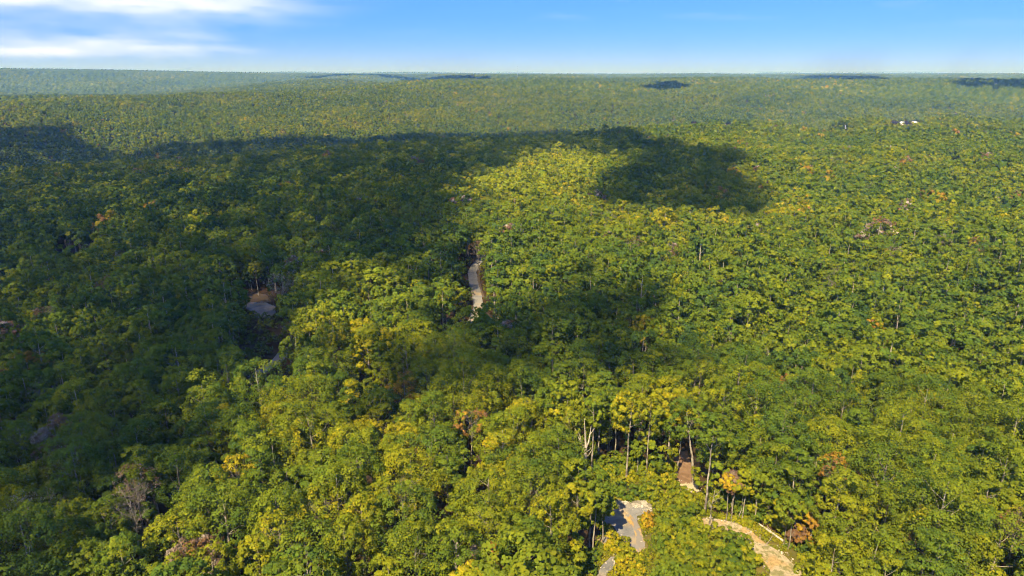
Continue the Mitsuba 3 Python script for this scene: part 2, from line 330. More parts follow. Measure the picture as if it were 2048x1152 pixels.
def crown(g, R, H, kind, majors, lobes, n_cards, size, tint, tint2=None, core=True):
    """A crown over the origin from z=0 to z=H: boughs, clumps on the boughs, leaf sprays on the clumps. Returns (vertices, triangles, normals, uv)."""
    half = H / 2
    d = fibo(int(majors * 1.35), g)
    d = d[d[:, 2] > -0.55]
    d = unit(d + g.normal(0, 0.25, d.shape))
    if kind == 'oak':
        prof, mr = np.ones(len(d)), g.uniform(0.46, 0.62, len(d))
    elif kind == 'poplar':
        prof, mr = np.where(d[:, 2] > 0, 1 - 0.42 * d[:, 2] ** 2, 1.0), g.uniform(0.42, 0.56, len(d))
    else:
        prof, mr = np.clip(0.78 - 0.6 * d[:, 2], 0.16, 1.2), g.uniform(0.32, 0.52, len(d))
    mr = mr * R
    c = d * np.stack([R * prof, R * prof, np.full(len(d), half)], 1) * g.uniform(0.82, 1.03, (len(d), 1))
    c -= unit(c) * (mr * 0.72)[:, None]
    flat = np.array([1, 1, {'oak': 0.92, 'poplar': 1.0, 'pine': 0.42}[kind]])
    mi_ = g.choice(len(d), lobes, p=mr ** 2 / (mr ** 2).sum())
    w = unit(g.normal(size=(lobes, 3)) + 0.9 * unit(c)[mi_] + [0, 0, 0.35])
    lr = R * g.uniform(0.10, 0.21, lobes) * (1 if lobes > 60 else 1.3 if lobes > 25 else 1.6)
    lc = c[mi_] + w * flat * (mr[mi_] * g.uniform(0.84, 1.04, lobes))[:, None]
    lc[:, 2] += half; c[:, 2] += half
    li = g.choice(lobes, n_cards, p=lr ** 2 / (lr ** 2).sum())
    v = unit(g.normal(size=(n_cards, 3)) + 0.7 * w[li] + [0, 0, 0.4])
    p = lc[li] + v * flat * (lr[li] * g.uniform(0.70, 1.10, n_cards))[:, None]
    keep = (np.linalg.norm((p[:, None] - c[None]) / flat, axis=2) / mr[None]).min(1) > 0.66
    p, v, li = p[keep], v[keep], li[keep]
    nrm = unit(v + g.normal(0, 0.5, v.shape) + [0, 0, 0.15])
    ver, q = cards(p, nrm, size, g)
    sh = unit(0.95 * v + 0.32 * nrm + 0.25 * w[li])
    nn = np.repeat(sh, 4, 0)
    major_t, lobe_t = g.normal(0, 0.034, len(d)), g.normal(0, 0.03, lobes)
    other = (g.random(len(d)) < 0.22) if tint2 is not None else np.zeros(len(d), bool)
    mm = mi_[li]
    u = np.where(other[mm], tint2 if tint2 is not None else tint, tint) + major_t[mm] + lobe_t[li] + g.normal(0, 0.02, len(li))
    u = np.clip(u, 0.0, 0.67 if tint < 0.66 else 0.95)
    val = np.clip(0.5 + g.normal(0, 0.14, len(li)) + g.normal(0, 0.09, lobes)[li], 0, 1)
    uv = np.repeat(np.stack([u, val], -1), 4, 0)
    f = np.vstack([q[:, [0, 1, 2]], q[:, [0, 2, 3]]])
    if core:
        s = trimesh.creation.icosphere(1 if n_cards > 1000 else 0)
        cv = s.vertices * np.array([R * 0.62, R * 0.62, half * 0.66]) + [0, 0, half * 0.9]
        ver, f = np.vstack([ver, cv]), np.vstack([f, s.faces + len(ver)])
        nn = np.vstack([nn, s.vertices]); uv = np.vstack([uv, np.tile([[max(tint - 0.1, 0), 0.35]], (len(cv), 1))])
    return ver, f, nn, uv


def tube(pts, rad, sides=5):
    p = np.asarray(pts, float); rad = np.asarray(rad, float)
    t = unit(np.gradient(p, axis=0))
    a = unit(np.cross(t, np.where(np.abs(t[:, 2:]) < 0.9, [0, 0, 1.0], [1.0, 0, 0])))
    b = np.cross(t, a)
    ang = np.arange(sides) * 2 * np.pi / sides
    v = p[:, None] + rad[:, None, None] * (np.cos(ang)[None, :, None] * a[:, None] + np.sin(ang)[None, :, None] * b[:, None])
    i, j = np.meshgrid(np.arange(len(p) - 1), np.arange(sides), indexing='ij')
    qd = np.stack([i * sides + j, i * sides + (j + 1) % sides, (i + 1) * sides + (j + 1) % sides, (i + 1) * sides + j], -1).reshape(-1, 4)
    return v.reshape(-1, 3), np.vstack([qd[:, [0, 1, 2]], qd[:, [0, 2, 3]]])


def join(parts):
    v, f, at = [], [], 0
    for a, b in parts:
        v.append(a); f.append(b + at); at += len(a)
    return np.vstack(v), np.vstack(f)


def limb(g, p0, d, length, r, bend=0.25, up=0.25, n=5):
    pts, q, d = [np.array(p0, float)], np.array(p0, float), np.array(d, float)
    for _ in range(n):
        d = unit(d + g.normal(0, bend, 3) * 0.5 + [0, 0, up * 0.3])
        q = q + d * length / n
        pts.append(q)
    return np.array(pts), d


def wood(g, Htot, Hfoot, R, r0, n_limbs=7, depth=1, lean=(0, 0), sides=5):
    """Trunk and limbs: list of (vertices, faces), the first one the trunk."""
    top = Htot * 0.9
    n = 8
    zz = np.linspace(-0.6, top, n)
    wob = np.cumsum(g.normal(0, 0.10, (n, 2)), 0)
    pts = np.column_stack([wob[:, 0] + lean[0] * np.maximum(zz, 0), wob[:, 1] + lean[1] * np.maximum(zz, 0), zz])
    rad = r0 * (1 - 0.85 * np.clip(zz / top, 0, 1)); rad[0] *= 1.35
    out = [tube(pts, rad, sides + 1)]
    tips = []
    for k in range(n_limbs):
        h = g.uniform(Hfoot * 0.95, top * 0.88)
        i = np.interp(h, zz, np.arange(n)); i0 = int(i)
        base = pts[i0] + (pts[min(i0 + 1, n - 1)] - pts[i0]) * (i - i0)
        a = k * 2.4 + g.uniform(-0.5, 0.5)
        d = np.array([math.cos(a), math.sin(a), g.uniform(0.4, 1.1)])
        L = R * g.uniform(0.5, 0.8)
        rr = max(0.05, np.interp(h, zz, rad) * 0.55)
        lp, d2 = limb(g, base, unit(d), L, rr)
        out.append(tube(lp, np.linspace(rr, rr * 0.3, len(lp)), sides - 1))
        tips.append((lp, rr))
        if depth > 1:
            for _ in range(5 if depth == 2 else 6):
                j = g.integers(1, len(lp) - 1)
                sd = unit(lp[j + 1] - lp[j] + g.normal(0, 0.6, 3) + [0, 0, 0.15])
                sp, _d = limb(g, lp[j], sd, L * g.uniform(0.3, 0.6), rr * 0.5, bend=0.4, n=4)
                out.append(tube(sp, np.linspace(rr * 0.45, rr * 0.14, len(sp)), 3))
                if depth > 2:
                    for _ in range(6):
                        j2 = g.integers(1, len(sp) - 1)
                        sd2 = unit(sp[j2 + 1] - sp[j2] + g.normal(0, 0.7, 3))
                        tp, _d = limb(g, sp[j2], sd2, L * g.uniform(0.14, 0.3), rr * 0.2, bend=0.5, n=2)
                        out.append(tube(tp, np.linspace(rr * 0.17, rr * 0.08, len(tp)), 3))
    return out


def ply_of(v, f, nn, uv, bsdf):
    path = meshkit.write_ply((v, f), False, uv, None, normals=nn)
    return {'type': 'ply', 'filename': path, 'face_normals': False, 'bsdf': {'type': 'ref', 'id': bsdf}}


def whole_tree(g, R, H, foot, kind, majors, n_lobes, n_cards, size, tint, tint2=None, limbs=5, core=True, pale=0.0):
    """Crown, trunk and limbs in one mesh, for the trees of the forest mass."""
    v, f, nn, uv = crown(g, R, H - foot, kind, majors, n_lobes, n_cards, size, tint, tint2, core)
    v = v + [0, 0, foot]; uv = np.clip(uv + [0, pale], 0, 1)
    if limbs:
        wv, wf = join(wood(g, H, foot, R, 0.22 + 0.02 * R, limbs, 1, sides=3)) if limbs > 1 else tube([[0, 0, 0], [0, 0, H * 0.6]], [0.3, 0.15], 3)
        wn = unit(wv * [1, 1, 0] + 1e-6)
        v, f = np.vstack([v, wv]), np.vstack([f, wf + len(v)])
        nn = np.vstack([nn, wn]); uv = np.vstack([uv, np.tile([[0.97, 0.4]], (len(wv), 1))])
    return v, f, nn, uv


# ------------------------------------------------------------------ single trees that stand out
STANDS = []          # (x, y, free radius) of what is placed by hand


def numbered(name):
    n = 0
    while (name + (f'_{n:03d}' if n else '')) in labels:
        n += 1
    return name + (f'_{n:03d}' if n else '')


def note(key, label, cat, group=None):
    labels[key] = {'label': label, 'category': cat}
    if group:
        labels[key]['group'] = group


def leafy(px, py, H, foot, R, r0, u, kind, label, lean=(0, 0), bark='bark', cards_=2600, keep=3.2, u2=None, limbs=7):
    """A leafy tree whose trunk foot is seen at px, py."""
    p = ground_at(px, py)
    g = np.random.default_rng(int(px * 7 + py))
    key = numbered('broadleaf_tree')
    note(key, label, 'tree')
    wp = wood(g, H, foot, R, r0, limbs, 1, lean)
    v, f, nn, uv = crown(g, R, H - foot, kind, 11, 90, cards_, 0.5, u, u2, core=False)
    off = np.array([lean[0] * (foot + H) * .5, lean[1] * (foot + H) * .5, foot])
    scene[key + '__crown'] = ply_of(v + p + off, f, nn, uv, 'leaf')
    wv, wf = wp[0]
    scene[key + '__trunk'] = mikit.ply((wv + p, wf), bark, smooth=True)
    for k, (lv, lf) in enumerate(wp[1:]):
        scene[key + '__limb' + (f'_{k:03d}' if k else '')] = mikit.ply((lv + p, lf), bark, smooth=True)
    STANDS.append((p[0], p[1], keep))
    return p


def bare(px, py, R, u, label, H=19.0, leaves=350, bark='bark', r0=0.26, limbs=11, keep=4.6, depth=3):
    """A leafless or thinly leaved tree whose crown is seen at px, py."""
    p = ground_at(px, py, H - R * 0.8)
    p = np.array([p[0], p[1], height(p[0], p[1])])
    g = np.random.default_rng(int(px * 3 + py * 11))
    key = numbered('bare_tree')
    note(key, label, 'tree')
    wp = wood(g, H, H - 2.1 * R, R * 1.35, r0, limbs, depth)
    scene[key + '__trunk'] = mikit.ply((wp[0][0] + p, wp[0][1]), bark, smooth=True)
    tv, tf = join(wp[1:])
    scene[key + '__branches'] = mikit.ply((tv + p, tf), bark, smooth=True)
    labels[key + '__branches'] = {'kind': 'stuff'}
    if leaves:
        v, f, nn, uv = crown(g, R, 2.0 * R, 'oak', 11, 90, leaves if u < .86 else int(leaves * 1.6), 0.40 if u < .86 else 0.24, u, 0.42 if leaves >= 1300 else None, core=False)
        scene[key + '__sparse_leaves'] = ply_of(v + p + [0, 0, H - 1.95 * R], f, nn, uv, 'leaf')
    STANDS.append((p[0], p[1], keep))


def stick(pts, rad, sides=7):
    return tube(np.array(pts, float), np.array(rad, float), sides)


# the white snag at the edge of the clearing
p = ground_at(1168, 958)
note('dead_tree', 'bleached white dead tree with forked broken limbs at the clearing edge', 'tree')
SN = {'trunk': ([(0, 0, -.5), (.05, 0, 3), (.1, 0, 6.5), (.1, 0, 8.5), (.1, .1, 10.2)], [.52, .42, .38, .36, .30]),
      'limb': ([(.1, .1, 9.9), (-.1, .1, 12.2), (-.25, 0, 14.4), (-.5, 0, 17.0)], [.27, .18, .12, .04]),
      'limb_001': ([(0, 0, 8.2), (-.9, .1, 10.0), (-1.8, .2, 11.9), (-2.7, .1, 14.2)], [.24, .18, .12, .04]),
      'limb_002': ([(-1.0, .1, 10.3), (-1.3, -.2, 12.0), (-1.9, -.3, 13.6)], [.13, .09, .03]),
      'limb_003': ([(.1, 0, 8.4), (.8, -.1, 10.6), (1.1, 0, 12.8), (1.3, 0, 15.2)], [.27, .2, .14, .05]),
      'limb_004': ([(1.1, 0, 12.6), (1.8, .1, 13.6), (2.4, .1, 14.8)], [.11, .07, .03]),
      'limb_005': ([(.1, 0, 6.0), (1.0, 0, 6.9), (1.8, .2, 8.4)], [.11, .07, .03]),
      'limb_006': ([(.1, 0, 7.6), (.9, -.3, 8.3), (1.5, -.4, 9.1)], [.1, .06, .03])}
for part, (pts, rad) in SN.items():
    v, f = stick(pts, rad)
    scene['dead_tree__' + part] = mikit.ply((v + p, f), 'dead_wood', smooth=True)
STANDS.append((p[0], p[1], 5))

EDGE = [
    (1129, 926, 23, 10, 3.6, .24, .44, 'oak', 'olive gold tree with a thin straight trunk, leftmost of the trunks behind the clearing'),
    (1138, 922, 22, 10, 3.2, .24, .36, 'oak', 'olive tree with a thin straight trunk, second from the left behind the clearing'),
    (1183, 955, 23, 13.5, 2.8, .26, .28, 'poplar', 'slim green tree with a pale leaning trunk just right of the white snag'),
    (1197, 920, 20, 9, 3.2, .25, .27, 'oak', 'green tree with a brown trunk behind the pale leaning trunk'),
    (1230, 915, 18, 7, 3.4, .24, .24, 'oak', 'dark green tree deep between the clearing trunks'),
    (1252, 963, 25, 14, 4.3, .30, .49, 'oak', 'yellow green crown on a long pale trunk at the far edge of the clearing'),
    (1271, 952, 10, 5, 1.8, .12, .30, 'oak', 'thin young tree right of the long pale trunk'),
    (1292, 957, 24, 12.5, 3.8, .26, .40, 'oak', 'olive crown on a slender trunk left of the leafy slope'),
    (1335, 942, 24, 13, 4.4, .36, .47, 'oak', 'yellow green crown on a thick white trunk left of the leafy slope'),
    (1353, 948, 14, 9, 1.9, .20, .22, 'oak', 'small green tuft on a straight pole of a trunk on the leafy slope'),
    (1409, 1032, 26, 16.5, 3.9, .30, .25, 'pine', 'tall dark tree with a straight white trunk right of the leafy slope'),
    (1453, 1044, 12.5, 8, 2.0, .14, .66, 'oak', 'small rusty topped tree at the head of the bare soil bank'),
    (1461, 1044, 13, 8.0, 2.6, .15, .86, 'oak', 'small dark red tree above the bare soil bank'),
    (1464, 1047, 12, 8, 1.8, .15, .36, 'poplar', 'thin olive tree with a pale trunk beside the dark red tree'),
    (1476, 1047, 11, 7.5, 1.7, .13, .33, 'poplar', 'thin leaning green tree right of the dark red tree'),
    (1484, 1046, 14, 8.5, 2.5, .18, .45, 'oak', 'yellow green tree with a crooked pale trunk above the bare soil bank'),
    (1508, 1050, 15, 8.0, 3.0, .17, .28, 'oak', 'green tree with a thin trunk at the upper end of the fallen trunk'),
    (1567, 1092, 12, 6.0, 2.8, .16, .46, 'oak', 'yellow green tree on two thin trunks behind the fallen trunk'),
    (1573, 1102, 13, 8.0, 3.0, .20, .25, 'oak', 'dark green tree with a grey trunk at the lower end of the fallen trunk'),
    (1618, 1098, 8.5, 2.0, 2.9, .14, .68, 'oak', 'small orange yellow tree right of the bare soil bank'),
    (1588, 1092, 5.5, 1.5, 2.3, .10, .84, 'oak', 'low dark red tree left of the small orange yellow tree'),
    (1179, 1096, 19.5, 11, 3.6, .27, .24, 'oak', 'fresh green tree with a pale forked trunk left of the turnaround'),
    (1186, 1116, 18, 12, 2.6, .24, .30, 'oak', 'green tree with the nearest of the pale trunks left of the turnaround'),
    (1205, 1090, 13, 8, 2.4, .17, .33, 'oak', 'small tree with a thin trunk on the orange sand patch'),
    (1152, 1122, 18, 11, 3.2, .24, .40, 'oak', 'olive tree with twin thin trunks left of the gravel track'),
    (1150, 1082, 20, 12, 3.6, .24, .37, 'oak', 'olive tree behind the twin thin trunks'),
    (676, 786, 26, 15, 3.6, .42, .46, 'poplar', 'very tall pale green tree with a long bare light trunk in the sunlit strip'),
    (643, 742, 23, 11, 3.0, .26, .45, 'poplar', 'slim pale green tree left of the long bare light trunk'),
    (517, 592, 17, 10, 3.2, .24, .42, 'oak', 'yellowish tree with a long trunk behind the grey turning circle'),
]
for a in EDGE:
    leafy(*a)
leafy(1389, 972, 22, 12, 5.6, .46, .25, 'oak', 'leaning forked tree with a thick grey trunk at the right of the leafy slope', lean=(-0.16, 0.05))

BARE = [
    (956, 497, 4.6, .89, 'reddish brown nearly leafless tree at the far end of the gravel road', dict(H=15, leaves=900, bark='bark')),
    (70, 1050, 6.2, .93, 'wide grey leafless tree in the lower left corner', dict(leaves=500)),
    (262, 1016, 4.6, .93, 'grey leafless tree with pale limbs among yellow crowns at lower left', dict(leaves=250)),
    (118, 925, 4.2, .93, 'blue grey leafless tree in the shade at the left', dict(leaves=120)),
    (270, 972, 4.4, .90, 'reddish brown thin tree above the pale limbed one at lower left', dict(leaves=900)),
    (560, 1075, 4.6, .50, 'thin yellow green tree with white limbs near the bottom left of the middle', dict(leaves=1100)),
    (640, 1020, 4.8, .50, 'thin tree with long white limbs over dark red undergrowth', dict(leaves=700)),
    (470, 945, 3.6, .60, 'golden tree with broken white limbs at lower left', dict(leaves=1300)),
    (800, 985, 4.6, .44, 'airy pale green tree with white limbs left of the clearing', dict(leaves=1300)),
    (85, 790, 4.6, .90, 'dark bare branched tree at the left edge of the shade', dict(leaves=300, bark='bark')),
    (28, 862, 4.2, .93, 'pale bluish bare tree at the left edge', dict(leaves=80)),
    (1378, 565, 4.6, .46, 'thin tree with white branching limbs in the middle of the slope', dict(leaves=900)),
    (1668, 548, 5.2, .28, 'tree with white forked limbs under a green crown on the right slope', dict(leaves=1200, r0=.34)),
    (1845, 562, 4.2, .30, 'tree with thin grey limbs on the right slope', dict(leaves=900)),
    (1880, 487, 4.6, .93, 'straw coloured leafless tree on the right slope', dict(leaves=700)),
    (1955, 490, 4.0, .80, 'rusty pink tree near the right edge', dict(leaves=1500)),
    (1790, 505, 3.6, .92, 'pinkish grey thin tree left of the straw coloured tree', dict(leaves=600)),
    (1674, 328, 8.5, .93, 'broad grey brown leafless tree on the right plateau', dict(leaves=900, H=21, keep=8)),
    (1735, 378, 5.5, .90, 'pinkish bare tree below the broad grey brown one', dict(leaves=700)),
    (1270, 490, 4.6, .90, 'mauve brown bare tree in the middle of the slope right of the road', dict(leaves=900)),
    (1218, 440, 5.0, .92, 'pale pinkish tree on the sunlit ridge', dict(leaves=900)),
    (1665, 930, 3.0, .74, 'small orange topped tree with pale limbs on the lower right slope', dict(leaves=900, H=17)),
    (200, 474, 4.6, .87, 'maroon tree in the cloud shade at upper left', dict(leaves=1300)),
    (240, 517, 4.6, .92, 'mauve grey bare tree in the cloud shade at left', dict(leaves=500)),
    (93, 632, 4.4, .89, 'pinkish maroon tree in the cloud shade at left', dict(leaves=1000)),
    (215, 570, 4.4, .78, 'rusty orange tree in the cloud shade at left', dict(leaves=1400)),
    (940, 842, 3.6, .78, 'orange red tree left of the clearing trunks', dict(leaves=1700)),
    (1585, 772, 3.6, .78, 'rusty orange tree on the right slope', dict(leaves=1700)),
    (2040, 1052, 3.6, .88, 'dull red tree at the right edge near the bottom', dict(leaves=1500)),
    (565, 570, 6.0, .93, 'large thin brown tree with pale stems beside the grey turning circle', dict(leaves=1500, limbs=13)),
    (1425, 985, 2.8, .93, 'crooked grey dead tree at the head of the bare soil bank', dict(leaves=0, H=14, r0=.24, limbs=7, depth=2)),
]
for px, py, R, u, label, kw in BARE:
    bare(px, py, R, u, label, **kw)

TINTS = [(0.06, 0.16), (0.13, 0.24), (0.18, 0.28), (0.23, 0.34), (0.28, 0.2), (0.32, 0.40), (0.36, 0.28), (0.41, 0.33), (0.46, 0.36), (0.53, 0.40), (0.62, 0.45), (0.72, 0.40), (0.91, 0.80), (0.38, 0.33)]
SUNLIT_PALE = {13: 0.24}     # paler leaves, mostly poplar, with the brightness of sunlit patches painted in
WEIGHT = np.array([5, 11, 16, 17, 15, 13, 10, 7, 4, 2.0, 0.9, 1.1, 1.4])
KINDS = ['oak', 'oak', 'oak', 'poplar', 'poplar', 'oak', 'pine']



def tree_spots():
    s = 8.0
    out = []
    lim = 2400
    gx = np.arange(-lim, lim, s)
    gy = np.arange(0, lim, s)
    X, Y = np.meshgrid(gx, gy)
    r_ = np.hypot(X, Y)
    az = np.degrees(np.arctan2(X, np.maximum(Y, 0.1)))
    m = (r_ < lim) & (r_ > 66) & (np.abs(az) < 44 + 12 * (r_ < 260))
    X, Y = X[m], Y[m]
    g = np.random.default_rng(21)
    far = np.hypot(X, Y) > 900
    drop = far & (g.random(len(X)) < 0.22)
    X, Y = X[~drop], Y[~drop]
    X = X + g.uniform(-0.36, 0.36, len(X)) * s + (np.floor(Y / s) % 2) * s / 2
    Y = Y + g.uniform(-0.36, 0.36, len(Y)) * s
    return X, Y


X, Y = tree_spots()
Rr = np.hypot(X, Y)
Z = height(X, Y)
g0 = np.random.default_rng(5)
N_T = len(X)
reg = 0.55 * meshkit.fbm(np.stack([X / 75.0, Y / 75.0, X * 0], -1), 3, 31) + 0.45 * meshkit.fbm(np.stack([X / 260.0, Y / 260.0, X * 0], -1), 2, 33)
cumw = np.cumsum(WEIGHT) / WEIGHT.sum()
qq = 0.60 * g0.random(N_T) + 0.40 * np.clip((reg - 0.36) / 0.28, 0, 1)
TOP = cumw[9]
lucky = g0.random(N_T)
odd = np.full(N_T, 0.010)
# parts of the forest turned more or less; sunlit patches painted in as yellower leaves
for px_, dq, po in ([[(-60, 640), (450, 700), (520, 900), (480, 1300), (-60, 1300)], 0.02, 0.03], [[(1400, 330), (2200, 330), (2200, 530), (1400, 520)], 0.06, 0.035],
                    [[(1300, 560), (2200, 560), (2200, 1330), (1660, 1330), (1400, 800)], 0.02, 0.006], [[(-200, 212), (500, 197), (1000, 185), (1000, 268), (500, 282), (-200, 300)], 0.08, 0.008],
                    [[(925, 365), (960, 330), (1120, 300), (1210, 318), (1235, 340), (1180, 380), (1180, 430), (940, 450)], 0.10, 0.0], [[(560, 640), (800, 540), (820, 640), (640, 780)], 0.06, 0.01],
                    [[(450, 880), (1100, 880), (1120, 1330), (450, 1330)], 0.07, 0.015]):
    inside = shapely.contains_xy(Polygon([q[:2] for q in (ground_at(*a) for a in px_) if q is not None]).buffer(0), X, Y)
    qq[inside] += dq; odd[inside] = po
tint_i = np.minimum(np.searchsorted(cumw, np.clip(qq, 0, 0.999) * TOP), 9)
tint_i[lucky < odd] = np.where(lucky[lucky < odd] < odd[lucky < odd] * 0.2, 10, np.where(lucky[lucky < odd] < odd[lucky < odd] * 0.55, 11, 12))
kind_i = g0.integers(0, len(KINDS), N_T)
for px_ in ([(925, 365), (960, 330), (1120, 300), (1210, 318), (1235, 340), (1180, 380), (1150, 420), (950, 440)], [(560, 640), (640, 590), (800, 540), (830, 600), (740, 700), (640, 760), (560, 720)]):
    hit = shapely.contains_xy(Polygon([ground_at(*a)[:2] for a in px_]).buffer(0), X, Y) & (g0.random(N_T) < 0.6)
    tint_i[hit] = 13; kind_i[hit] = np.where(g0.random(hit.sum()) < .7, 3, 0)  # sunlit patches: their brightness is put into the leaf colour
size_i = np.clip(g0.normal(1.0, 0.25, N_T), 0.58, 1.6)
spin_i = g0.uniform(0, 360, N_T)
free = np.ones(N_T, bool)
for poly in CLEAR:
    free &= ~shapely.contains_xy(poly, X, Y)
for a, b, r in STANDS:
    free &= np.hypot(X - a, Y - b) > r


def frame(p):
    """Where points of the world stand in the drone's 2048 x 1152 frame, and how far away."""
    d = np.asarray(p, float) - CAM
    f = 1024 / math.tan(math.radians(73.75 / 2))
    w = d[..., 1] * math.cos(PITCH) - d[..., 2] * math.sin(PITCH)
    h = d[..., 1] * math.sin(PITCH) + d[..., 2] * math.cos(PITCH)
    w = np.where(w < 1, np.nan, w)
    return 1024 + f * d[..., 0] / w, 576 - f * h / w, w


# tree tops that the hills hide by a wide margin are left out
steps = np.linspace(0.03, 0.97, 60)[:, None]
seen = np.ones(N_T, bool)
for blk in np.array_split(np.nonzero(Rr > 700)[0], 40):
    line = CAM[2] + 12 + (Z[blk] + 30 - CAM[2] - 12) * steps
    seen[blk] = ~((height(X[blk] * steps, Y[blk] * steps) + 14 > line).any(0))
fx, fy, _ = frame(np.stack([X, Y, Z + 14], -1))
view = (fx > -20) & (fx < 2068) & (fy > 100) & (fy < 1165)
for px_, py_, t in ((715, 785, 9), (1310, 800, 8), (470, 850, 9), (510, 845, 8), (560, 835, 8), (655, 650, 7), (790, 560, 6), (745, 585, 6), (868, 680, 8), (1595, 385, 8), (430, 622, 9), (735, 735, 9),
                    (350, 885, 3), (1690, 1080, 7), (1650, 990, 5), (930, 740, 8), (1270, 770, 8), (1870, 420, 8), (905, 590, 7), (1935, 610, 8)):
    d = np.where(free, np.hypot(fx - px_, fy - py_) / np.where(Rr < 400, 1, 0.5), 1e9)
    tint_i[np.nanargmin(d)] = t
order = np.argsort(Rr + 1e6 * ~(view & free))
N_ONE = 272
single = np.zeros(N_T, bool)
single[order[:N_ONE]] = True

DIM = {'oak': (5.5, 18.0, 5.0), 'poplar': (4.6, 21.0, 5.5), 'pine': (4.1, 19.5, 5.5)}


def forest_level(tag_, sel, majors, n_lobes, n_cards, size, core, limbs, pale=0.0):
    made = {}
    for i in np.nonzero(sel)[0]:
        k, t = int(kind_i[i]), int(tint_i[i])
        name = f'{tag_}_{k}_{t}'
        if name not in made:
            g = np.random.default_rng(1000 + 37 * k + 101 * t + sum(map(ord, tag_)))
            kind = KINDS[k]
            R, H, foot = DIM[kind]
            n = n_cards if t != 12 else n_cards // 2
            v, f, nn, uv = whole_tree(g, R, H, foot, kind, majors, n_lobes, n, size, *TINTS[t], limbs=limbs, core=core and t != 12, pale=pale + SUNLIT_PALE.get(t, 0))
            made[name] = {'type': 'shapegroup', 'tree': ply_of(v, f, nn, uv, 'leaf')}
            scene[name] = made[name]
        forest_add(i, name)


count = [0]


def forest_add(i, name):
    count[0] += 1
    s = size_i[i]
    scene[f'forest__{count[0]:05d}'] = {'type': 'instance', 'group': {'type': 'ref', 'id': name},
        'to_world': T().translate([X[i], Y[i], Z[i]]).rotate([0, 0, 1], spin_i[i]).scale([s * 1.02, s * 1.02, 0.55 + 0.45 * s if s > 0.58 else s * 0.8])}


rest = free & ~single & seen
forest_level('tree_l0', rest & (Rr < 245), 12, 120, 2700, 0.55, False, 5)
forest_level('tree_l1', rest & (Rr >= 245) & (Rr < 440), 11, 80, 1250, 0.78, False, 3)
forest_level('tree_l2', rest & (Rr >= 440) & (Rr < 950), 9, 34, 265, 1.4, True, 1, -0.03)  # slightly darker leaves stand in for the self-shadow of coarser crowns
forest_level('tree_l3', rest & (Rr >= 950), 7, 14, 40, 2.7, True, 0, -0.12)  # coarsest crowns: missing self-shadow is put into a darker leaf value
# younger trees in the gaps under the canopy
U = np.random.default_rng(77)
n_main = N_T
gx, gy = np.meshgrid(np.arange(-330, 330, 7.0), np.arange(40, 400, 7.0))
gx = (gx + U.uniform(-3, 3, gx.shape)).ravel(); gy = (gy + U.uniform(-3, 3, gy.shape)).ravel()
for poly in (ROAD_GAP, COVE_GAP, HOLE, SHED_GAP):
    x0, y0, x1, y1 = poly.bounds
    hx, hy = np.meshgrid(np.arange(x0, x1, 3.6), np.arange(y0, y1, 3.6))
    hx = (hx + U.uniform(-1.5, 1.5, hx.shape)).ravel(); hy = (hy + U.uniform(-1.5, 1.5, hy.shape)).ravel()
    hit = shapely.contains_xy(poly, hx, hy)
    gx, gy = np.concatenate([gx, hx[hit]]), np.concatenate([gy, hy[hit]])
ok = (np.hypot(gx, gy) < 400) & (np.hypot(gx, gy) > 66) & (np.abs(np.degrees(np.arctan2(gx, gy))) < 46)
in_gap = np.zeros(len(gx), bool)
for poly in CLEAR:
    hit = shapely.contains_xy(poly, gx, gy)
    in_gap |= hit & (poly is not OPEN)
    ok &= ~(hit & (poly is OPEN))
for key in ('gravel_road', 'road_shoulder', 'cove_soil', 'turning_circle', 'shaded_road', 'hidden_road'):
    ok &= ~shapely.contains_xy(scene_poly[key].buffer(1.2), gx, gy)
gx, gy, in_gap = gx[ok], gy[ok], in_gap[ok]
near_d = shapely.STRtree(shapely.points(X, Y)).query_nearest(shapely.points(gx, gy), return_distance=True, all_matches=False)[1]
gx, gy, in_gap = gx[near_d > 2.6], gy[near_d > 2.6], in_gap[near_d > 2.6]
X, Y = np.concatenate([X, gx]), np.concatenate([Y, gy])
Z = height(X, Y)
pad = len(gx)
size_i = np.concatenate([size_i, U.uniform(0.75, 1.25, pad) * np.where(in_gap, 0.42, 1.0)]); spin_i = np.concatenate([spin_i, U.uniform(0, 360, pad)])
for k in range(pad):
    t = int(U.choice([1, 2, 3, 4, 5, 6], p=[.1, .25, .25, .2, .1, .1])); vr = int(U.integers(0, 2))
    name = f'young_{vr}_{t}'
    if name not in scene:
        v, f, nn, uv = whole_tree(np.random.default_rng(900 + vr + 7 * t), 3.6, 10.5, 2.0, 'oak', 7, 30, 420, 0.85, *TINTS[t], limbs=0, core=False)
        scene[name] = {'type': 'shapegroup', 'tree': ply_of(v, f, nn, uv, 'leaf')}
    forest_add(n_main + k, name)
labels['forest'] = {'kind': 'stuff', 'label': 'dense mixed broadleaf forest covering the hills in green and yellow', 'category': 'forest'}

n = 0
SINGLES = []
for i in order[:N_ONE]:
    n += 1
    key = numbered('broadleaf_tree')
    g = np.random.default_rng(50000 + i)
    kind = KINDS[kind_i[i]]
    R, H, foot = DIM[kind]
    s = size_i[i]
    R, H, foot = R * s * 1.02, H * (0.55 + 0.45 * s), foot * s
    v, f, nn, uv = crown(g, R, H - foot, kind, 13, 180, 5900, 0.37, *TINTS[tint_i[i]], core=False)
    at = np.array([X[i], Y[i], Z[i]])
    scene[key + '__crown'] = ply_of(v + at + [0, 0, foot], f, nn, uv, 'leaf')
    wv, wf = join(wood(g, H, foot, R, 0.24 + 0.02 * R, 8, 1))
    scene[key + '__trunk'] = mikit.ply((wv + at, wf), 'bark', smooth=True)
    labels[key] = {'label': 'broadleaf tree', 'category': 'tree', 'group': 'nearest broadleaf trees'}
    SINGLES.append((key, i, float(TINTS[tint_i[i]][0]), kind, float(s)))

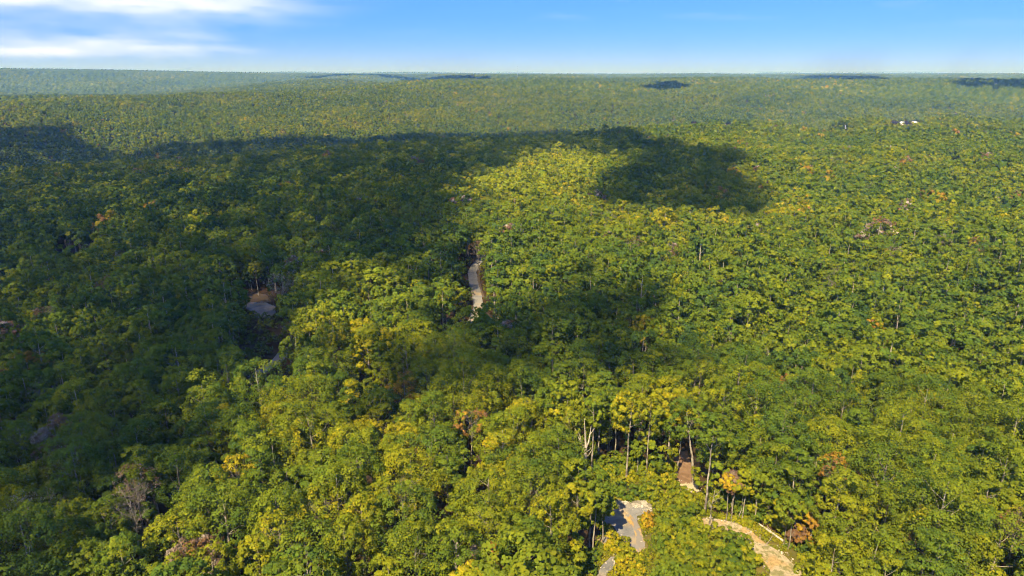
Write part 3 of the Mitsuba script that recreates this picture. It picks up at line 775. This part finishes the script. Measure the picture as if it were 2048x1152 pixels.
# ------------------------------------------------------------------ shrubs, undergrowth and fallen trunks in the clearing
HARD = shapely.union_all([Polygon(survey((1221, 1020), (1232, 1006), (1298, 1006), (1303, 1018), (1276, 1040), (1288, 1092), (1274, 1120), (1262, 1108), (1222, 1056), (1208, 1050))),
                          scene_poly['gravel_track'], scene_poly['bare_soil'], scene_poly['sand_patch'], scene_poly['leafy_slope'], scene_poly['dry_grass_floor']])
ZONES = [  # outline, how many, radius, height, leaf colour, wording
    ([(1216, 985), (1300, 985), (1306, 1002), (1222, 1004)], 16, (1.3, 1.9), (2.0, 3.0), (.20, .28), 'bright green shrub in the dense strip behind the turnaround'),
    ([(1180, 940), (1335, 944), (1330, 966), (1230, 975), (1180, 968)], 22, (1.0, 1.8), (1.5, 3.2), (.34, .46), 'yellow green shrub under the pale trunks at the far edge'),
    ([(1312, 1040), (1390, 1026), (1440, 1070), (1492, 1112), (1520, 1180), (1535, 1330), (1325, 1330), (1312, 1140)], 110, (1.5, 2.6), (2.6, 4.8), (.20, .42), 'young tree in the thicket between turnaround and bare soil'),
    ([(1300, 975), (1345, 970), (1375, 1000), (1390, 1022), (1310, 1020)], 14, (1.3, 2.2), (2.2, 4.2), (.34, .50), 'olive shrub at the foot of the leafy slope'),
    ([(1160, 1120), (1200, 1110), (1215, 1160), (1200, 1330), (1130, 1330)], 26, (0.9, 1.8), (1.4, 3.2), (.18, .34), 'green shrub left of the gravel track'),
    ([(1210, 1095), (1235, 1090), (1262, 1112), (1282, 1122), (1290, 1180), (1250, 1180), (1228, 1118)], 16, (1.1, 1.8), (1.8, 3.4), (.36, .60), 'golden green shrub at the near end of the turnaround'),
    ([(1410, 1036), (1500, 1042), (1510, 1058), (1440, 1046)], 8, (0.8, 1.3), (1.2, 2.4), (.36, .46), 'bright shrub at the foot of the thin trunks'),
    ([(1398, 1018), (1428, 1026), (1502, 1042), (1575, 1080), (1618, 1116), (1645, 1160), (1672, 1160), (1650, 1090), (1600, 1040), (1500, 1008), (1420, 990)], 90, (1.4, 2.4), (2.6, 5.0), (.20, .44), 'green shrub along the forest edge behind the bare soil'),
    ([(1100, 930), (1180, 925), (1330, 930), (1345, 945), (1330, 952), (1180, 958), (1110, 960)], 40, (1.3, 2.2), (2.0, 4.2), (.20, .40), 'dark green shrub between the pale trunks of the far edge'),
    ([(1556, 1078), (1612, 1112), (1645, 1170), (1618, 1170), (1590, 1116)], 12, (0.7, 1.3), (0.9, 2.0), (.26, .46), 'low shrub along the right side of the bare soil bank'),
    ([(1276, 1018), (1296, 1024), (1296, 1060), (1284, 1050)], 5, (1.0, 1.5), (1.8, 2.8), (.46, .70), 'thin brownish shrub on the right rim of the turnaround'),
]
SHRUBS = []
gs = np.random.default_rng(64)
for zi, (rim, many, rr_, hh_, uu_, text) in enumerate(ZONES):
    zone = Polygon(survey(*rim)).buffer(0).difference(HARD.buffer(0.9))
    x0, y0, x1, y1 = zone.bounds
    got, tries = [], 0
    while len(got) < many and tries < 6000:
        tries += 1
        a, b = gs.uniform(x0, x1), gs.uniform(y0, y1)
        R = gs.uniform(*rr_)
        if zone.contains(Point(a, b)) and all(math.hypot(a - c, b - d) > 0.62 * (R + e) for c, d, e in got):
            got.append((a, b, R))
    for a, b, R in sorted(got, key=lambda q: math.hypot(q[0], q[1])):
        zc = float(height(a, b)); H = gs.uniform(*hh_); u = gs.uniform(*uu_)
        thin = zi == len(ZONES) - 1
        key = numbered('young_tree' if zi == 2 else 'shrub')
        v, f, nn, uv = crown(gs, R, H, 'poplar' if gs.random() < 0.3 else 'oak', 8, 34, 420 if thin else 950 if zi == 2 else 620, 0.40, u, None, core=not thin)
        scene[key] = ply_of(v + [a, b, zc - 0.2], f, nn, uv, 'leaf')
        labels[key] = {'label': text, 'category': 'young tree' if zi == 2 else 'shrub', 'group': text.replace('shrub', 'shrubs', 1).replace('tree', 'trees', 1)}
        SHRUBS.append((key, a, b, u, ('low ' if H < hh_[0] + .33 * (hh_[1] - hh_[0]) else 'high ' if H > hh_[0] + .67 * (hh_[1] - hh_[0]) else ''), text))

gu = np.random.default_rng(12)
x0, y0, x1, y1 = OPEN.bounds
q2 = np.column_stack([gu.uniform(x0, x1, 140000), gu.uniform(y0, y1, 140000)])
q2 = q2[shapely.contains_xy(OPEN.difference(HARD.buffer(0.1)), q2[:, 0], q2[:, 1])]
q2 = q2[frame(np.column_stack([q2, height(q2[:, 0], q2[:, 1])]))[1] < 1190]
q2 = q2[meshkit.fbm(np.column_stack([q2 / 4.0, q2[:, 0] * 0]), 3, 4) > 0.36][:26000]
c3 = np.column_stack([q2, height(q2[:, 0], q2[:, 1]) + 0.15 + 0.5 * gu.random(len(q2))])
v, q = cards(c3, unit(gu.normal(0, .7, c3.shape) + [0, -0.2, 1]), 0.34, gu)
gn = unit(gu.normal(0, .55, c3.shape) + [0, -0.1, 1])
uu = np.clip(0.40 + 0.16 * (meshkit.fbm(c3 / 5.0, 3, 6) - .5) * 3 + gu.normal(0, .04, len(c3)), .15, .75)
scene['undergrowth'] = ply_of(v, np.vstack([q[:, [0, 1, 2]], q[:, [0, 2, 3]]]), np.repeat(gn, 4, 0), np.repeat(np.column_stack([uu, np.clip(gu.normal(.5, .15, len(uu)), 0, 1)]), 4, 0), 'leaf')
labels['undergrowth'] = {'kind': 'stuff', 'label': 'low green and straw coloured undergrowth of the clearing', 'category': 'undergrowth'}


gk = np.random.default_rng(31)
rim = [np.array(scene_poly[k].buffer(0.2).exterior.segmentize(0.7).coords) for k in ('gravel_turnaround', 'gravel_track', 'bare_soil', 'stone_rim', 'dry_grass_floor')]
rim = np.vstack(rim + [rim[2], rim[3], rim[3]]); rim = rim[gk.random(len(rim)) < 0.8] ; rim = rim + gk.normal(0, 0.55, rim.shape)
ball = trimesh.creation.icosphere(0)
sr = gk.uniform(0.07, 0.26, len(rim))
zz = height(rim[:, 0], rim[:, 1]) + 0.2
v = (np.column_stack([rim, zz])[:, None] + ball.vertices[None] * sr[:, None, None] * [1, 1, .65] * gk.uniform(.7, 1.3, (len(rim), 12, 1))).reshape(-1, 3)
scene['loose_stones'] = mikit.ply((v, (ball.faces[None] + (np.arange(len(rim)) * 12)[:, None, None]).reshape(-1, 3)), 'mat_rubble')
labels['loose_stones'] = {'kind': 'stuff', 'label': 'loose pale stones along the rims of the gravel and bare soil', 'category': 'stones'}


def lying(key, a, b, r0, r1, label, mat='dead_wood', h0=0.35, h1=0.35):
    p, q = ground_at(*a), ground_at(*b)
    t = np.linspace(0, 1, 7)[:, None]
    line = p + (q - p) * t
    line[:, 2] = np.maximum(height(line[:, 0], line[:, 1]) + r0 + 0.12, (p[2] + h0) * (1 - t[:, 0]) + (q[2] + h1) * t[:, 0])
    note(key, label, 'fallen tree')
    v, f = stick(line, np.linspace(r0, r1, 7), 8)
    scene[key + '__trunk'] = mikit.ply((v, f), mat, smooth=True)
    g = np.random.default_rng(int(a[0]))
    for k in range(3):
        i = 5 - k
        d = unit(line[6] - line[0]) * 0.6 + unit(g.normal(0, 1, 3)) * [1, 1, .5] + [0, 0, .3]
        lp, _ = limb(g, line[i], unit(d), 1.6, 0.05, n=3)
        v, f = stick(lp, np.linspace(r1 * .6, r1 * .2, len(lp)), 4)
        scene[key + '__branch' + (f'_{k:03d}' if k else '')] = mikit.ply((v, f), mat, smooth=True)


lying('fallen_trunk', (1575, 1092), (1517, 1051), 0.30, 0.17, 'long pale fallen trunk slanting across the upper bare soil bank')
lying('fallen_trunk_001', (1489, 1071), (1520, 1063), 0.13, 0.07, 'short thin pale fallen trunk left of the long one')
lying('fallen_trunk_002', (1528, 1097), (1549, 1073), 0.11, 0.06, 'dark thin fallen trunk crossing the tan soil below the long pale one', 'bark', 0.2, 1.0)

# ------------------------------------------------------------------ buildings, car, poles and mast
for k, c in (('white_metal', (.80, .83, .86)), ('wall_white', (.74, .73, .70)), ('wall_tan', (.55, .44, .32)), ('roof_tan', (.52, .38, .27)), ('roof_grey', (.42, .43, .45)), ('dark_glass', (.03, .04, .05)),
             ('car_blue', (.42, .58, .72)), ('rubber', (.03, .03, .03)), ('pole_wood', (.36, .30, .24)), ('steel', (.45, .46, .48)), ('roof_pink', (.62, .42, .36))):
    scene[k] = {'type': 'twosided', 'bsdf': {'type': 'roughplastic' if k == 'car_blue' else 'diffuse', ('diffuse_reflectance' if k == 'car_blue' else 'reflectance'): {'type': 'rgb', 'value': list(c)}}}


def box(sx, sy, sz, at):
    b = trimesh.creation.box((sx, sy, sz)); b.apply_translation(at)
    return b


def put(m, p, yaw):
    m = m.copy(); m.apply_transform(trimesh.transformations.rotation_matrix(math.radians(yaw), [0, 0, 1])); m.apply_translation(p)
    return m


def house(key, label, p, w, l, h, rise, yaw, wall, roof, cat='house', windows=3):
    note(key, label, cat)
    body = trimesh.creation.extrude_polygon(Polygon([(-w / 2, -1.5), (w / 2, -1.5), (w / 2, h), (0, h + rise), (-w / 2, h)]), l)
    body.apply_transform(np.array([[1, 0, 0, 0], [0, 0, -1, l / 2], [0, 1, 0, 0], [0, 0, 0, 1.0]]))
    scene[key + '__wall'] = mikit.ply(put(body, p, yaw), wall)
    e = 0.5
    sl = rise / (w / 2)
    prof = Polygon([(-w / 2 - e, h - e * sl + .04), (0, h + rise + .04), (w / 2 + e, h - e * sl + .04), (w / 2 + e, h - e * sl + .24), (0, h + rise + .26), (-w / 2 - e, h - e * sl + .24)])
    rf = trimesh.creation.extrude_polygon(prof, l + 2 * e)
    rf.apply_transform(np.array([[1, 0, 0, 0], [0, 0, -1, l / 2 + e], [0, 1, 0, 0], [0, 0, 0, 1.0]]))
    scene[key + '__roof'] = mikit.ply(put(rf, p, yaw), roof)
    n = 0
    for sx in (-1, 1):
        for k in range(windows):
            y = (k + .5) / windows * l - l / 2
            if sx == 1 and k == windows // 2:
                scene[key + '__door'] = mikit.ply(put(box(.08, 1.1, 2.1, (sx * (w / 2 + .03), y, 1.05)), p, yaw), roof)
                continue
            scene[key + '__window' + (f'_{n:03d}' if n else '')] = mikit.ply(put(box(.06, 1.2, 1.2, (sx * (w / 2 + .02), y, min(h - .9, 1.6))), p, yaw), 'dark_glass')
            n += 1


def on(px, py):
    return ground_at(px, py)


house('metal_shed', 'largest white roofed metal building among the trees at far right', on(1829, 251), 9, 14, 7.0, 3.0, 62, 'wall_white', 'white_metal', 'shed')
house('metal_shed_001', 'white roofed building half hidden left of the largest one', on(1803, 250), 7, 9, 6.0, 2.4, 70, 'wall_white', 'white_metal', 'shed')
house('metal_shed_002', 'small white building, leftmost of the far right group', on(1769, 252), 4, 5, 4.5, 1.5, 40, 'wall_white', 'white_metal', 'shed')
house('cabin', 'tan roofed house peeking out of the trees on the right plateau', on(1899, 343), 7, 9, 5.0, 2.6, 30, 'wall_tan', 'roof_tan')
house('long_shed', 'long low building with a whitish roof in the shaded forest at left', on(140, 527), 4.5, 11, 2.6, 0.9, 80, 'wall_white', 'white_metal', 'shed')
house('long_shed_001', 'second low whitish roof right of the long one in the shade', on(172, 533), 4, 7, 2.4, 0.9, 100, 'wall_white', 'roof_grey', 'shed', 2)

# car beside the turning circle
cp = ground_at(474, 596); cy = 20
note('parked_car', 'pale blue car parked beside the grey turning circle', 'car')
prof = Polygon([(-2.2, .35), (2.2, .35), (2.25, .75), (2.0, .92), (1.1, 1.0), (-2.1, 1.02), (-2.25, .8)])
cab = Polygon([(-1.9, 1.0), (1.05, 1.0), (.35, 1.48), (-1.45, 1.5)])
for part, pr, wd, m in (('body', prof, 1.8, 'car_blue'), ('window', cab, 1.5, 'dark_glass'), ('roof', Polygon([(-1.5, 1.48), (.4, 1.46), (.3, 1.56), (-1.4, 1.58)]), 1.52, 'car_blue')):
    e = trimesh.creation.extrude_polygon(pr, wd)
    e.apply_transform(np.array([[1, 0, 0, 0], [0, 0, -1, wd / 2], [0, 1, 0, 0], [0, 0, 0, 1.0]]))
    scene['parked_car__' + part] = mikit.ply(put(e, cp + [0, 0, .1], cy), m)
for k, (wx, wy) in enumerate(((1.4, .85), (1.4, -.85), (-1.4, .85), (-1.4, -.85))):
    wheel = trimesh.creation.cylinder(.34, .22, sections=18); wheel.apply_transform(trimesh.transformations.rotation_matrix(math.pi / 2, [1, 0, 0])); wheel.apply_translation((wx, wy, .34))
    scene['parked_car__wheel' + (f'_{k:03d}' if k else '')] = mikit.ply(put(wheel, cp + [0, 0, .1], cy), 'rubber')


def pole(px, py, H, label, cans):
    p = ground_at(px, py)
    key = numbered('utility_pole')
    note(key, label, 'utility pole')
    v, f = stick([(0, 0, -1), (0, 0, H / 2), (0, 0, H)], [.22, .19, .15], 8)
    scene[key + '__pole'] = mikit.ply((v + p, f), 'pole_wood', smooth=True)
    scene[key + '__crossarm'] = mikit.ply(put(box(2.8, .16, .18, (0, 0, H - .7)), p, 0), 'pole_wood')
    for k in range(cans):
        c = trimesh.creation.cylinder(.62, 1.9, sections=14); c.apply_translation(((-.85, .85, 0)[k], -.1, (H - 5.2, H - 5.2, H - 2.2)[k]))
        scene[key + '__transformer' + (f'_{k:03d}' if k else '')] = mikit.ply(put(c, p, 0), 'white_metal', smooth=40)


pole(1613, 268, 15, 'pale pole standing in the cleared yard at far right', 0)
pole(1688, 272, 17, 'pole carrying white transformer cans right of the cleared yard', 3)

# lattice mast on the far ridge
mp = np.array([math.sin(math.radians(0.44)), math.cos(math.radians(0.44))]) * 4350
mz = float(height(mp[0], mp[1]))
note('radio_mast', 'thin lattice mast rising above the far ridge in the middle', 'mast')
MH, legs = 78.0, []
for a in range(3):
    c = np.array([math.cos(a * 2.094), math.sin(a * 2.094)]) * 0.9
    legs.append(c)
    v, f = stick([(c[0], c[1], 0), (c[0], c[1], MH)], [.16, .16], 6)
    scene['radio_mast__leg' + (f'_{a:03d}' if a else '')] = mikit.ply((v + [mp[0], mp[1], mz], f), 'steel', smooth=True)
br = []
for k in range(26):
    for a in range(3):
        br.append(stick([(*legs[a], k * 3.0), (*legs[(a + 1) % 3], k * 3.0 + 3.0)], [.07, .07], 4))
v, f = join(br)
scene['radio_mast__brace'] = mikit.ply((v + [mp[0], mp[1], mz], f), 'steel')
labels['radio_mast__brace'] = {'kind': 'stuff'}

# farmhouses and barns on the far ridges
FAR_HOUSES = []
for px, py, npx, roof, text in ((555, 167, 4, 'white_metal', 'small white house alone on the far slope left of the middle'), (171, 146, 3, 'roof_grey', 'white barn on the far left ridge, left one of two'),
                                (183, 147, 3, 'roof_grey', 'white barn on the far left ridge, right one of two'), (254, 150, 3, 'roof_pink', 'pinkish house on the far left ridge'),
                                (1536, 165, 4, 'white_metal', 'small white house on the far right slope'), (1992, 170, 3, 'white_metal', 'small white house on the far slope near the right edge'),
                                (1388, 254, 3, 'white_metal', 'small white house right of the middle on the plateau edge'), (1456, 254, 4, 'roof_pink', 'pinkish roofed house right of the small white one on the plateau edge')):
    p = ground_at(px, py)
    if p is None:
        continue
    dist = float(np.hypot(p[0], p[1]))
    l = npx * dist / 1365
    FAR_HOUSES.append((p, l))
    house(numbered('farmhouse'), text, p, l * .7, l, max(3.2, l * .38), l * .24, 75, 'wall_white', roof, 'house', 2)

# ------------------------------------------------------------------ far canopy beyond the single crowns
def far_canopy():
    radii = np.concatenate([np.arange(2290, 4000, 7.0), np.geomspace(4010, 26000, 330)])
    az = np.radians(np.linspace(-44, 44, 1050))
    x, y, q = polar_grid(radii, az)
    z = height(x, y)
    best = np.full(x.shape, 0.0); who = np.zeros(x.shape)
    rr = np.hypot(x, y)
    s = 11.0
    # crowns: rounded tops around jittered points
    cx, cy = np.floor(x / s), np.floor(y / s)
    def h2(a, b, k):
        v = np.sin(a * 127.1 + b * 311.7 + k * 74.7) * 43758.5453
        return v - np.floor(v)
    for a in (-1, 0, 1):
        for b in (-1, 0, 1):
            ax, by = cx + a, cy + b
            px, py = (ax + h2(ax, by, 1)) * s, (by + h2(ax, by, 2)) * s
            d2 = (x - px) ** 2 + (y - py) ** 2
            R = 5.5 + 2.5 * h2(ax, by, 3)
            hgt = (14 + 8 * h2(ax, by, 4)) * np.sqrt(np.clip(1 - d2 / (R * R * 1.35), 0, 1))
            up = hgt > best
            best = np.where(up, hgt, best); who = np.where(up, h2(ax, by, 5), who)
    best = np.maximum(best, 7)
    for p, l in FAR_HOUSES:
        d = -p[:2] / np.hypot(p[0], p[1])
        t = np.clip((x - p[0]) * d[0] + (y - p[1]) * d[1], 0, 260)
        best = np.where(np.hypot(x - p[0] - d[0] * t, y - p[1] - d[1] * t) < l * 0.7 + 4, np.minimum(best, 4.0), best)
    z = z + best
    v = np.stack([x, y, z], -1).reshape(-1, 3)
    reg = meshkit.fbm(np.stack([x / 400.0, y / 400.0, x * 0], -1), 3, 31)
    u = np.interp(np.clip(who * 0.8 + 0.2 * (reg - 0.3) / 0.4, 0, 1), np.concatenate([[0], cumw]), [0.0] + [t[0] - 0.04 for t in TINTS[:12]] + [0.70])
    uv = np.stack([u, np.full_like(u, 0.10) + 0.2 * (h2(cx, cy, 7) - 0.5)], -1).reshape(-1, 2)  # low leaf value: shade within the crowns painted into the colour
    return mikit.ply((v, q), 'leaf', smooth=True, uv=uv)


scene['far_forest'] = far_canopy()
labels['far_forest'] = {'kind': 'stuff', 'label': 'far forest canopy on the ridges below the horizon', 'category': 'forest'}
print('trees', N_T, 'single', n, 'forest', count[0])


# ------------------------------------------------------------------ what tells the single trees and shrubs apart
MARKS = [('the white snag', 1168, 958), ('the turnaround', 1250, 1060), ('the leafy slope', 1360, 940), ('the bare soil bank', 1520, 1080), ('the fallen trunk', 1548, 1072), ('the gravel track', 1215, 1135),
         ('the long bare light trunk', 676, 786), ('the lower left grey tree', 70, 1100), ('the white limbed thin trees', 620, 1090), ('the orange topped tree', 1665, 975), ('the dull red tree', 2035, 1100),
         ('the broken white limbs', 470, 990), ('the orange red tree', 940, 880), ('the airy pale tree', 800, 1040), ('the rusty right tree', 1585, 810), ('the bluish bare tree', 30, 900),
         ('the hidden road bit', 740, 805), ('the shaded road bend', 535, 740), ('the gravel road', 940, 690)]
MARKS = [(t, ground_at(a, b)[:2]) for t, a, b in MARKS]


def colour_word(u):
    for lim, w_ in ((.08, 'blackish green'), (.13, 'dark green'), (.19, 'deep green'), (.25, 'green'), (.30, 'mid green'), (.35, 'olive green'), (.40, 'light olive'), (.455, 'yellow olive'), (.52, 'yellow green'), (.60, 'golden green'), (.70, 'golden'), (.82, 'rust orange')):
        if u < lim:
            return w_
    return 'brown thin leaved'


ORD = ['nearest', 'second', 'third', 'fourth', 'fifth', 'sixth', 'seventh', 'eighth', 'ninth', 'tenth', 'eleventh', 'twelfth', 'thirteenth', 'fourteenth', 'fifteenth', 'sixteenth', 'seventeenth', 'eighteenth', 'nineteenth', 'twentieth']


def beside(x, y):
    d = [math.hypot(x - m[0], y - m[1]) for _, m in MARKS]
    k = int(np.argmin(d))
    m = MARKS[k][1]
    r = np.array([m[1], -m[0]]) / np.hypot(*m); a = m / np.hypot(*m)
    side, deep = float(np.dot([x - m[0], y - m[1]], r)), float(np.dot([x - m[0], y - m[1]], a))
    word = ('right of' if side > 0 else 'left of') if abs(side) > abs(deep) * .8 else ('behind' if deep > 0 else 'in front of')
    return k, word, d[k]


bins = {}
for key, i, u, kind, sz in SINGLES:
    k, word, d = beside(X[i], Y[i])
    shape = {'oak': 'domed', 'poplar': 'tall oval', 'pine': 'tiered'}[kind]
    big = 'large ' if sz > 1.14 else 'small ' if sz < .86 else ''
    bins.setdefault((f'{big}{colour_word(u)} {shape} tree', word, k), []).append((d, key))
for (look, word, k), found in bins.items():
    for j, (d, key) in enumerate(sorted(found)):
        labels[key]['label'] = f'{look} {word} {MARKS[k][0]}' if len(found) == 1 else f'{ORD[min(j, 19)]} {look} {word} {MARKS[k][0]}'
seen_text = {}
for key, a, b, u, R, text in SHRUBS:
    seen_text.setdefault((R + colour_word(u), text), []).append((math.hypot(a, b), key, R))
for (cw, text), found in seen_text.items():
    word = 'young tree' if 'young tree' in text else 'shrub'
    rest_ = text[text.index(word) + len(word):]
    for j, (d, key, R) in enumerate(sorted(found)):
        labels[key]['label'] = (f'{cw} {word}{rest_}' if len(found) == 1 else f'{ORD[min(j, 19)]} {cw} {word}{rest_}')
